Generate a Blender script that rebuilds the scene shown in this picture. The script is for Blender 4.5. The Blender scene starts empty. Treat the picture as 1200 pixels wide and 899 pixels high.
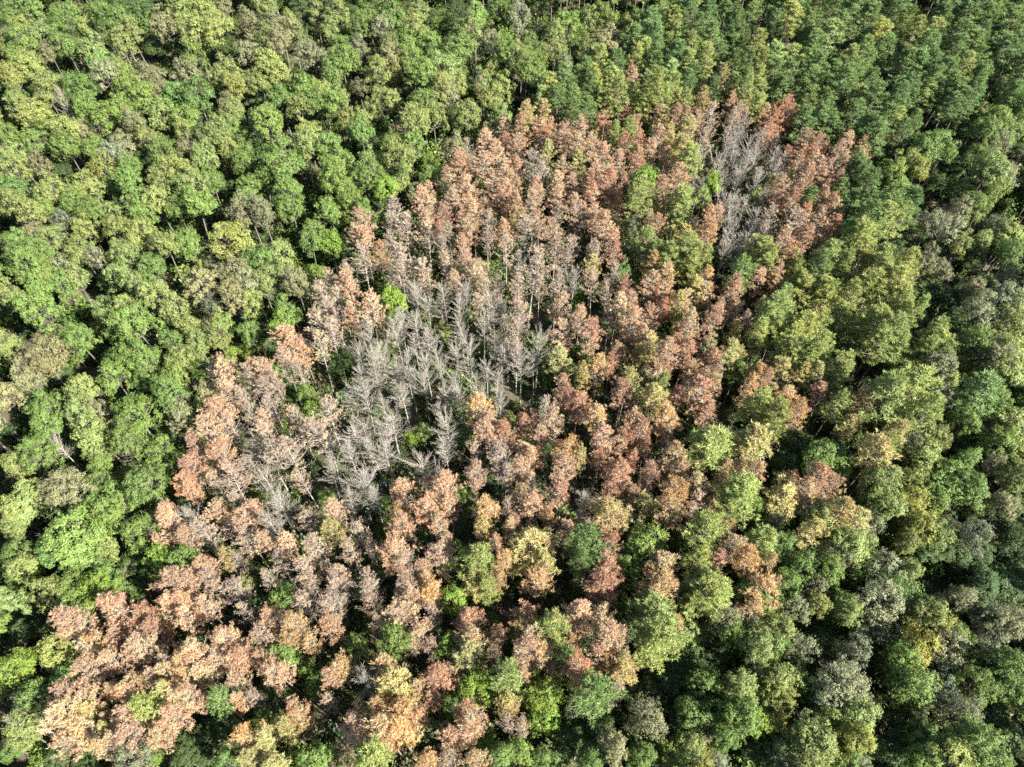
import bpy, math, random
import numpy as np

# ------------------------------------------------------------------ camera, sky, sun, exposure
SC = bpy.context.scene
COL = SC.collection
CAM_H = 105.0                      # drone height above the forest floor
TILT = math.radians(36.0)          # angle between the lens axis and straight down
F_PX = 861.0                       # focal length in pixels of the 1200 x 899 photograph
cam = bpy.data.cameras.new("camera")
cam.sensor_width = 36.0
cam.lens = F_PX / 1200.0 * 36.0
cam.clip_end = 6000.0
cam_o = bpy.data.objects.new("camera", cam)
cam_o.location = (0, 0, CAM_H)
cam_o.rotation_euler = (TILT, 0, 0)
COL.objects.link(cam_o)
SC.camera = cam_o

SUN_EL = math.radians(38.0)
SUN_AZ = math.radians(122.0)       # clockwise from +Y (the way the camera looks): behind and to the right
world = bpy.data.worlds.new("World")
SC.world = world
world.use_nodes = True
wn = world.node_tree.nodes
bg = wn["Background"]
sky = wn.new("ShaderNodeTexSky")
sky.sky_type = 'NISHITA'
sky.sun_disc = False
sky.sun_elevation = SUN_EL
sky.sun_rotation = SUN_AZ
world.node_tree.links.new(sky.outputs[0], bg.inputs[0])
bg.inputs[1].default_value = 0.058
sun = bpy.data.lights.new("sun", 'SUN')
sun.energy = 5.0
sun.angle = math.radians(0.5)
sun.color = (1.0, 0.95, 0.86)
sun_o = bpy.data.objects.new("sun", sun)
sd = np.array([math.sin(SUN_AZ) * math.cos(SUN_EL), math.cos(SUN_AZ) * math.cos(SUN_EL), math.sin(SUN_EL)])
sun_o.rotation_euler = (math.pi / 2 - SUN_EL, 0, math.pi - SUN_AZ)
sun_o.location = tuple(sd * 300)
COL.objects.link(sun_o)
SC.view_settings.view_transform = 'Standard'
SC.view_settings.look = 'None'
SC.view_settings.gamma = 1.0
SC.view_settings.exposure = 2.1
SC.view_settings.use_curve_mapping = False
SC.render.engine = 'CYCLES'
SC.cycles.max_bounces = 6
SC.cycles.diffuse_bounces = 3
SC.cycles.glossy_bounces = 1
SC.cycles.transmission_bounces = 3
SC.cycles.use_denoising = False

RNG = np.random.default_rng(11)

# ------------------------------------------------------------------ pixel <-> place
FWD = np.array([0, math.sin(TILT), -math.cos(TILT)])
UPV = np.array([0, math.cos(TILT), math.sin(TILT)])

def ray(px, py):
    d = FWD + np.array([1, 0, 0]) * (px - 600) / F_PX + UPV * (449.5 - py) / F_PX
    return d

def at_height(px, py, z):
    d = ray(px, py)
    t = (z - CAM_H) / d[2]
    return d[0] * t, d[1] * t, t          # t = depth along the lens axis

def to_pixel(x, y, z):
    v = np.array([x, y, z - CAM_H])
    dep = v @ FWD
    return 600 + F_PX * v[0] / dep, 449.5 - F_PX * (v @ UPV) / dep, dep

def ground_z(x, y):
    return 0.8 * np.sin(x * 0.021 + 0.6) * np.cos(y * 0.017) + 0.35 * np.sin(x * 0.063 + y * 0.05)

# ------------------------------------------------------------------ materials
def new_mat(name):
    m = bpy.data.materials.new(name)
    m.use_nodes = True
    nt = m.node_tree
    for n in list(nt.nodes):
        nt.nodes.remove(n)
    return m, nt

def ramp_mix(nt, a, b, fac):
    n = nt.nodes.new("ShaderNodeMix")
    n.data_type = 'RGBA'
    for s, v in ((0, fac), (6, a), (7, b)):
        if hasattr(v, "is_linked"):
            nt.links.new(v, n.inputs[s])
        else:
            n.inputs[s].default_value = v
    return n.outputs[2]

def foliage_mat(name, second, spread, rough, translucent, hue_jit, own=None):
    """Leaves: the tree's own colour (object colour), strayed leaf by leaf, with patches of `second`
    where the object's alpha asks for them."""
    m, nt = new_mat(name)
    N, L = nt.nodes, nt.links
    out = N.new("ShaderNodeOutputMaterial")
    info = N.new("ShaderNodeObjectInfo")
    leaf = N.new("ShaderNodeAttribute"); leaf.attribute_name = "stray"
    tc = N.new("ShaderNodeTexCoord")
    add = N.new("ShaderNodeVectorMath"); add.operation = 'MULTIPLY_ADD'
    L.new(info.outputs["Random"], add.inputs[0]); add.inputs[1].default_value = (61, 37, 83)
    L.new(tc.outputs["Object"], add.inputs[2])
    noise = N.new("ShaderNodeTexNoise"); noise.inputs["Scale"].default_value = 0.42
    noise.inputs["Detail"].default_value = 3.0
    L.new(add.outputs[0], noise.inputs["Vector"])
    # patch mask: noise + leaf stray against alpha
    mr = N.new("ShaderNodeMath"); mr.operation = 'MULTIPLY_ADD'
    L.new(leaf.outputs["Fac"], mr.inputs[0]); mr.inputs[1].default_value = 0.22
    L.new(noise.outputs["Fac"], mr.inputs[2])
    thr = N.new("ShaderNodeMath"); thr.operation = 'SUBTRACT'
    L.new(mr.outputs[0], thr.inputs[0]); L.new(info.outputs["Alpha"], thr.inputs[1])
    mask = N.new("ShaderNodeMapRange")
    L.new(thr.outputs[0], mask.inputs[0])
    mask.inputs[1].default_value = -0.06; mask.inputs[2].default_value = 0.06
    base = ramp_mix(nt, own if own else info.outputs["Color"], second, mask.outputs[0])
    hsv = N.new("ShaderNodeHueSaturation")
    h = N.new("ShaderNodeMapRange"); L.new(leaf.outputs["Fac"], h.inputs[0])
    h.inputs[3].default_value = 0.5 - hue_jit; h.inputs[4].default_value = 0.5 + hue_jit
    L.new(h.outputs[0], hsv.inputs["Hue"])
    wn_ = N.new("ShaderNodeTexWhiteNoise"); wn_.noise_dimensions = '1D'
    L.new(leaf.outputs["Fac"], wn_.inputs["W"])
    v = N.new("ShaderNodeMapRange"); L.new(wn_.outputs["Value"], v.inputs[0])
    v.inputs[3].default_value = 1 - spread; v.inputs[4].default_value = 1 + spread
    L.new(v.outputs[0], hsv.inputs["Value"])
    L.new(base, hsv.inputs["Color"])
    pb = N.new("ShaderNodeBsdfPrincipled")
    L.new(hsv.outputs[0], pb.inputs["Base Color"])
    pb.inputs["Roughness"].default_value = rough
    pb.inputs["Specular IOR Level"].default_value = 0.35
    tr = N.new("ShaderNodeBsdfTranslucent")
    L.new(hsv.outputs[0], tr.inputs["Color"])
    mx = N.new("ShaderNodeMixShader"); mx.inputs[0].default_value = translucent
    L.new(pb.outputs[0], mx.inputs[1]); L.new(tr.outputs[0], mx.inputs[2])
    L.new(mx.outputs[0], out.inputs[0])
    return m

def bark_mat(name, a, b):
    m, nt = new_mat(name)
    N, L = nt.nodes, nt.links
    out = N.new("ShaderNodeOutputMaterial")
    tc = N.new("ShaderNodeTexCoord")
    mp = N.new("ShaderNodeMapping"); mp.inputs["Scale"].default_value = (3, 3, 0.8)
    L.new(tc.outputs["Object"], mp.inputs[0])
    no = N.new("ShaderNodeTexNoise"); no.inputs["Scale"].default_value = 2.2; no.inputs["Detail"].default_value = 5
    L.new(mp.outputs[0], no.inputs["Vector"])
    c = ramp_mix(nt, a, b, no.outputs["Fac"])
    pb = N.new("ShaderNodeBsdfPrincipled")
    L.new(c, pb.inputs["Base Color"]); pb.inputs["Roughness"].default_value = 0.85
    L.new(pb.outputs[0], out.inputs[0])
    return m

def ground_mat():
    m, nt = new_mat("forest_floor")
    N, L = nt.nodes, nt.links
    out = N.new("ShaderNodeOutputMaterial")
    tc = N.new("ShaderNodeTexCoord")
    a = N.new("ShaderNodeTexNoise"); a.inputs["Scale"].default_value = 0.12; a.inputs["Detail"].default_value = 6
    b = N.new("ShaderNodeTexNoise"); b.inputs["Scale"].default_value = 1.7; b.inputs["Detail"].default_value = 8
    L.new(tc.outputs["Object"], a.inputs["Vector"]); L.new(tc.outputs["Object"], b.inputs["Vector"])
    litter = ramp_mix(nt, (0.045, 0.034, 0.022, 1), (0.105, 0.082, 0.052, 1), b.outputs["Fac"])
    green = ramp_mix(nt, (0.022, 0.040, 0.012, 1), (0.055, 0.085, 0.025, 1), b.outputs["Fac"])
    mr = N.new("ShaderNodeMapRange"); L.new(a.outputs["Fac"], mr.inputs[0])
    mr.inputs[1].default_value = 0.42; mr.inputs[2].default_value = 0.62
    c = ramp_mix(nt, litter, green, mr.outputs[0])
    pb = N.new("ShaderNodeBsdfPrincipled"); L.new(c, pb.inputs["Base Color"])
    pb.inputs["Roughness"].default_value = 0.95
    bp = N.new("ShaderNodeBump"); bp.inputs["Strength"].default_value = 0.6; bp.inputs["Distance"].default_value = 0.15
    L.new(b.outputs["Fac"], bp.inputs["Height"]); L.new(bp.outputs[0], pb.inputs["Normal"])
    L.new(pb.outputs[0], out.inputs[0])
    return m

M_LEAF = foliage_mat("broad_leaf", (0.19, 0.19, 0.075, 1), 0.18, 0.55, 0.33, 0.018)
M_PINE = foliage_mat("pine_needle", (0.38, 0.29, 0.145, 1), 0.18, 0.55, 0.30, 0.016)
M_DEAD = foliage_mat("dead_needle", (0.45, 0.37, 0.22, 1), 0.18, 0.65, 0.25, 0.016)
M_BARK = bark_mat("living_bark", (0.10, 0.075, 0.055, 1), (0.22, 0.18, 0.14, 1))
M_GREY = bark_mat("weathered_dead_wood", (0.16, 0.145, 0.118, 1), (0.37, 0.342, 0.285, 1))
M_TWIG = bark_mat("dead_twig", (0.15, 0.125, 0.105, 1), (0.31, 0.27, 0.225, 1))
M_OAKBARK = bark_mat("grey_brown_bark", (0.06, 0.05, 0.04, 1), (0.17, 0.15, 0.125, 1))

# ------------------------------------------------------------------ mesh building
class Geo:
    """Collects triangles and quads with a stray value for each face."""
    def __init__(self):
        self.v, self.f, self.n, self.s, self.m = [], [], [], [], []
        self.nv = 0
    def add(self, verts, faces, stray=None, mat=0):
        verts = np.asarray(verts, np.float32); faces = np.asarray(faces, np.int32)
        self.v.append(verts); self.f.append((faces + self.nv).ravel())
        self.n.append(np.full(len(faces), faces.shape[1], np.int32))
        self.s.append(np.zeros(len(faces), np.float32) if stray is None else stray.astype(np.float32))
        self.m.append(np.full(len(faces), mat, np.int32))
        self.nv += len(verts)
    def merge(self, other, mat):
        self.v += other.v
        off = self.nv
        self.f += [f + off for f in other.f]
        self.n += other.n; self.s += other.s
        self.m += [np.full(len(x), mat, np.int32) for x in other.n]
        self.nv += other.nv
    def mesh(self, name, mats, smooth=False):
        me = bpy.data.meshes.new(name)
        v = np.concatenate(self.v); f = np.concatenate(self.f); n = np.concatenate(self.n)
        me.vertices.add(len(v)); me.vertices.foreach_set("co", v.ravel())
        me.loops.add(len(f)); me.loops.foreach_set("vertex_index", f)
        me.polygons.add(len(n))
        start = np.concatenate([[0], np.cumsum(n)[:-1]]).astype(np.int32)
        me.polygons.foreach_set("loop_start", start)
        me.polygons.foreach_set("material_index", np.concatenate(self.m))
        if smooth:
            me.polygons.foreach_set("use_smooth", np.ones(len(n), bool))
        at = me.attributes.new("stray", 'FLOAT', 'FACE')
        at.data.foreach_set("value", np.concatenate(self.s))
        for m in mats:
            me.materials.append(m)
        me.update(calc_edges=True)
        return me

def unit(a):
    return a / np.maximum(np.linalg.norm(a, axis=-1, keepdims=True), 1e-9)

def tube(g, pts, rad, sides):
    pts = np.asarray(pts, float); rad = np.asarray(rad, float)
    d = np.gradient(pts, axis=0); d = unit(d)
    ref = np.array([0.31, 0.95, 0.1]) if abs(d[0][2]) > 0.7 else np.array([0, 0, 1.0])
    a = unit(np.cross(d, ref)); b = np.cross(d, a)
    th = np.arange(sides) * 2 * math.pi / sides
    ring = (a[:, None, :] * np.cos(th)[None, :, None] + b[:, None, :] * np.sin(th)[None, :, None]) * rad[:, None, None] + pts[:, None, :]
    k = len(pts)
    i = np.arange(k - 1)[:, None] * sides + np.arange(sides)[None, :]
    j = np.arange(k - 1)[:, None] * sides + (np.arange(sides)[None, :] + 1) % sides
    faces = np.stack([i, j, j + sides, i + sides], -1).reshape(-1, 4)
    g.add(ring.reshape(-1, 3), faces)

def needles(g, c, d, rng, count, length, width, spread):
    """Tufts of needles: at each point c along direction d a burst of thin blades."""
    c = np.repeat(c, count, 0); d = np.repeat(d, count, 0)
    k = len(c)
    dirs = unit(d + spread * rng.normal(size=(k, 3)))
    ln = length * rng.uniform(0.65, 1.25, (k, 1))
    out = unit(c * np.array([1, 1, 0]) + 1e-6)
    face = out * 0.75 + np.array([0, 0, 0.7]) + 0.45 * rng.normal(size=(k, 3))
    side = unit(np.cross(dirs, face)) * width * rng.uniform(0.7, 1.3, (k, 1))
    base = c + dirs * ln * 0.12 + rng.normal(size=(k, 3)) * 0.05
    v = np.stack([base - side * 0.5, base + side * 0.5, base + dirs * ln], 1).reshape(-1, 3)
    tuft = np.repeat(rng.uniform(0, 1, k // count), count)
    g.add(v, np.arange(3 * k).reshape(-1, 3), np.clip(tuft * 0.7 + rng.uniform(0, 0.3, k), 0, 1))

def pine(seed, H=18.0, R=2.4, base=0.56, keep=1.0, tuft=16, length=0.38, width=0.085, droop=0.0, twigs=True, bare=False, rise=0.0, round_=0.55):
    """A plantation pine: straight trunk, whorls of up-curving branches, tufts on the twigs."""
    rng = np.random.default_rng(seed)
    tr, br, cr = Geo(), Geo(), Geo()
    zz = np.linspace(0, H, 10)
    sway = np.cumsum(rng.normal(0, 0.06, (10, 2)), 0) * np.linspace(0, 1, 10)[:, None]
    spine = np.column_stack([sway, zz])
    top = H * rng.uniform(0.8, 0.92) if bare and rng.random() < 0.4 else H      # some bare tops have snapped off
    tube(tr, np.column_stack([np.interp(np.linspace(0, top, 10), zz, spine[:, q]) for q in (0, 1, 2)]), np.linspace(0.19, 0.025 if top == H else 0.06, 10), 7)
    zb = H * base
    z = zb
    tips, tdirs = [], []
    az0 = rng.uniform(0, 6.28)
    lobes = rng.uniform(0.7, 1.25, 7)
    while z < top - 0.25:
        t = (z - zb) / (H - zb)
        prof = max(0.07, (1 - t) ** round_ * min(1.0, 0.55 + 2.6 * t))
        nb = rng.integers(3, 6) if t < 0.9 else 3
        az0 += rng.uniform(0.4, 1.1)
        for q in range(nb):
            az = az0 + q * 2 * math.pi / nb + rng.normal(0, 0.22)
            ln = R * prof * lobes[int((az % 6.283) / 6.284 * 7)] * rng.uniform(0.72, 1.18)
            if t < 0.25 and rng.random() < 0.3:
                ln *= 0.55
            el = 0.12 + 0.75 * t + rng.normal(0, 0.12 + 0.2 * rise) - droop * (1 - t) + rise * (1 - 0.5 * t)
            ln *= 1 + rise * rng.normal(0.15, 0.5) if rise else 1
            ln = max(ln, 0.35)
            h = np.array([math.cos(az), math.sin(az), 0])
            cx = np.interp(z, zz, spine[:, 0]); cy = np.interp(z, zz, spine[:, 1])
            p0 = np.array([cx, cy, z])
            s = np.linspace(0, 1, 4)[:, None]
            path = p0 + h * ln * s * math.cos(el) + np.array([0, 0, 1]) * ln * (s * math.sin(el) + 0.28 * s * s)
            path[1:-1] += rng.normal(0, 0.05, (2, 3))
            tube(br, path, np.array([0.05, 0.036, 0.025, 0.012]) * (0.6 + 0.25 * ln) * (0.8 if bare else 1), 3)
            d_end = unit(path[-1] - path[-2])
            tips.append(path[-1]); tdirs.append(d_end)
            step = 0.27 if bare else 0.36
            for u in np.arange(0.2 if bare else 0.36, 0.99, step / max(ln, 0.4)):
                pa = p0 + (path[-1] - p0) * u
                k = u * 3; i0 = min(int(k), 2)
                pa = path[i0] + (path[i0 + 1] - path[i0]) * (k - i0)
                for sgn in (-1, 1):
                    if rng.random() < 0.15:
                        continue
                    side = np.cross(d_end, [0, 0, 1]) * sgn
                    dd = unit(d_end * 0.75 + side * rng.uniform(0.5, 1.0) + np.array([0, 0, rng.uniform(-0.1, 0.75)]))
                    l2 = rng.uniform(0.28, 0.62) * (1 + rise) * (1.25 - 0.55 * u) * min(1.0, 0.45 + ln * 0.35)
                    pe = pa + dd * l2
                    if twigs:
                        tube(br, [pa, pa + dd * l2 * 0.55, pe + np.array([0, 0, 0.05])], [0.017, 0.013, 0.007], 3)
                        if bare:
                            for _ in range(2):
                                d3 = unit(dd + rng.normal(0, 0.5, 3) + np.array([0, 0, 0.25]))
                                pm = pa + dd * l2 * rng.uniform(0.35, 0.9)
                                tube(br, [pm, pm + d3 * rng.uniform(0.2, 0.42)], [0.0085, 0.004], 3)
                    tips.append(pe); tdirs.append(unit(dd + np.array([0, 0, 0.35 - droop * 1.2])))
        z += rng.uniform(0.46, 0.72) * (1 - 0.4 * t) * (1 + 0.55 * rise)
    tips.append(spine[-1] * [1, 1, top / H]); tdirs.append(np.array([0, 0, 1.0]))
    tips = np.array(tips); tdirs = np.array(tdirs)
    if keep > 0:
        # needles stay on in patches, not evenly
        ph = rng.uniform(0, 6.28, 3)
        patch = np.sin(tips[:, 0] * 1.7 + ph[0]) + np.sin(tips[:, 1] * 1.7 + ph[1]) + np.sin(tips[:, 2] * 1.1 + ph[2])
        order = patch + rng.normal(0, 0.9, len(tips))
        sel = order <= np.quantile(order, keep)
        needles(cr, tips[sel], tdirs[sel], rng, tuft, length, width, 0.62)
    # bring the crown to its nominal half width
    k = R / np.quantile(np.hypot(tips[:, 0], tips[:, 1]), 0.95)
    for g in (br, cr):
        g.v = [v * np.array([k, k, 1], np.float32) for v in g.v]
    return tr, br, (cr if keep > 0 else None)

def broadleaf(seed, H=15.0, R=3.0, depth=3.7, n_lobe=38, leaves=10, sprays=27, size=0.20, gap=0.16, stems=False):
    """A broadleaved tree: trunk, limbs to each clump of the crown, leaves in sprays over the clumps."""
    rng = np.random.default_rng(seed)
    tr, br, cr = Geo(), Geo(), Geo()
    zc = H - depth
    lean = rng.normal(0, 0.25, 2)
    fork = np.array([lean[0], lean[1], zc - depth * 0.7])
    tube(tr, [np.zeros(3), fork * [0.3, 0.3, 0.45], fork * [0.7, 0.7, 0.8], fork], [0.21, 0.16, 0.12, 0.09], 7)
    i = np.arange(n_lobe) + 0.5
    zf = 1 - 1.6 * i / n_lobe
    th = i * 2.39996 + rng.uniform(0, 6.28) + rng.normal(0, 0.25, n_lobe)
    rr = np.sqrt(np.clip(1 - zf ** 2, 0, 1))
    dirs = np.column_stack([rr * np.cos(th), rr * np.sin(th), zf])
    bulge = rng.uniform(0.6, 1.22, n_lobe)
    asym = 1 + 0.18 * np.cos(th - rng.uniform(0, 6.28)) + 0.12 * np.cos(2 * th + rng.uniform(0, 6.28))
    cen = dirs * np.array([R, R, depth]) * (0.70 * bulge * asym)[:, None] + np.array([lean[0], lean[1], zc])
    keepl = rng.random(n_lobe) > gap
    keepl[:2] = True
    lr = R * rng.uniform(0.18, 0.38, n_lobe) * (38 / n_lobe) ** 0.3
    for c, d, r, kk in zip(cen, dirs, lr, keepl):
        mid = fork + (c - fork) * 0.5 + np.array([0, 0, -0.25]) + rng.normal(0, 0.15, 3)
        tube(br, [fork, mid, c + d * r * 0.5], [0.085, 0.05, 0.014], 4)
        for _ in range(4):
            e = c + unit(d * 0.8 + rng.normal(size=3)) * r * 0.95
            tube(br, [mid + (c - mid) * rng.uniform(0.4, 0.9), e], [0.026, 0.008], 3)
        if not kk:
            continue
        stretch = rng.uniform(0.6, 1.35, 3) * np.array([1, 1, 0.72])
        # sprays over the clump, on the outside more than inside
        ns = int(sprays * (r / (0.28 * R)) ** 2)
        sdir = unit(rng.normal(size=(ns * 2, 3)) + d * 0.75 + np.array([0, 0, 0.35]))[:ns]
        sc = c + sdir * r * rng.uniform(0.45, 1.3, (ns, 1)) * stretch
        k = ns * leaves
        pos = np.repeat(sc, leaves, 0) + rng.normal(0, size * 0.62, (k, 3))
        nrm = unit(np.repeat(sdir, leaves, 0) * 0.9 + np.array([0, 0, 0.45]) + rng.normal(0, 0.42, (k, 3)))
        a = unit(np.cross(nrm, rng.normal(size=(k, 3)))); b = np.cross(nrm, a)
        s = size * rng.uniform(0.65, 1.3, (k, 1))
        v = np.stack([pos - a * s * 0.5, pos + b * s * 0.36 + nrm * s * 0.10, pos + a * s * 0.62, pos - b * s * 0.36 + nrm * s * 0.10], 1).reshape(-1, 3)
        st = np.repeat(rng.uniform(0, 1, ns), leaves) * 0.6 + rng.uniform(0, 0.4, k)
        cr.add(v, np.arange(4 * k).reshape(-1, 4), st)
    return tr, br, cr

def stuff_leaf(colr):
    return foliage_mat("wood_leaf", (0.1, 0.1, 0.04, 1), 0.3, 0.5, 0.28, 0.025, own=(*colr, 1))

def shrub(seed, colr, R=1.0, n=26, leaves=9, size=0.2):
    rng = np.random.default_rng(seed)
    g = Geo()
    for _ in range(5):
        e = np.append(rng.normal(0, R * 0.5, 2), rng.uniform(0.5, 1.1) * R)
        tube(g, [np.array([0, 0, -0.15]), e * 0.5, e], [0.03, 0.02, 0.008], 3)
    stems = Geo(); stems.v, stems.f, stems.n, stems.s, stems.m, stems.nv = g.v, g.f, g.n, g.s, g.m, g.nv
    lf = Geo()
    sdir = unit(rng.normal(size=(n * 3, 3)) + np.array([0, 0, 0.6]))
    sc = sdir * R * rng.uniform(0.35, 1.05, (n * 3, 1)) * np.array([1, 1, 0.8]) + np.array([0, 0, R * 0.55])
    sc = sc[sc[:, 2] > 0.05]
    k = len(sc) * leaves
    pos = np.repeat(sc, leaves, 0) + rng.normal(0, size * 0.7, (k, 3))
    nrm = unit(rng.normal(0, 0.6, (k, 3)) + np.array([0, 0, 0.8]))
    a = unit(np.cross(nrm, rng.normal(size=(k, 3)))); b = np.cross(nrm, a)
    s = size * rng.uniform(0.6, 1.3, (k, 1))
    v = np.stack([pos - a * s * 0.5, pos + b * s * 0.34, pos + a * s * 0.6, pos - b * s * 0.34], 1).reshape(-1, 3)
    lf.add(v, np.arange(4 * k).reshape(-1, 4), rng.uniform(0, 1, k))
    both = Geo(); both.merge(lf, 0); both.merge(stems, 1)
    return both.mesh("shrub", [stuff_leaf(colr), M_OAKBARK])

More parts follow.
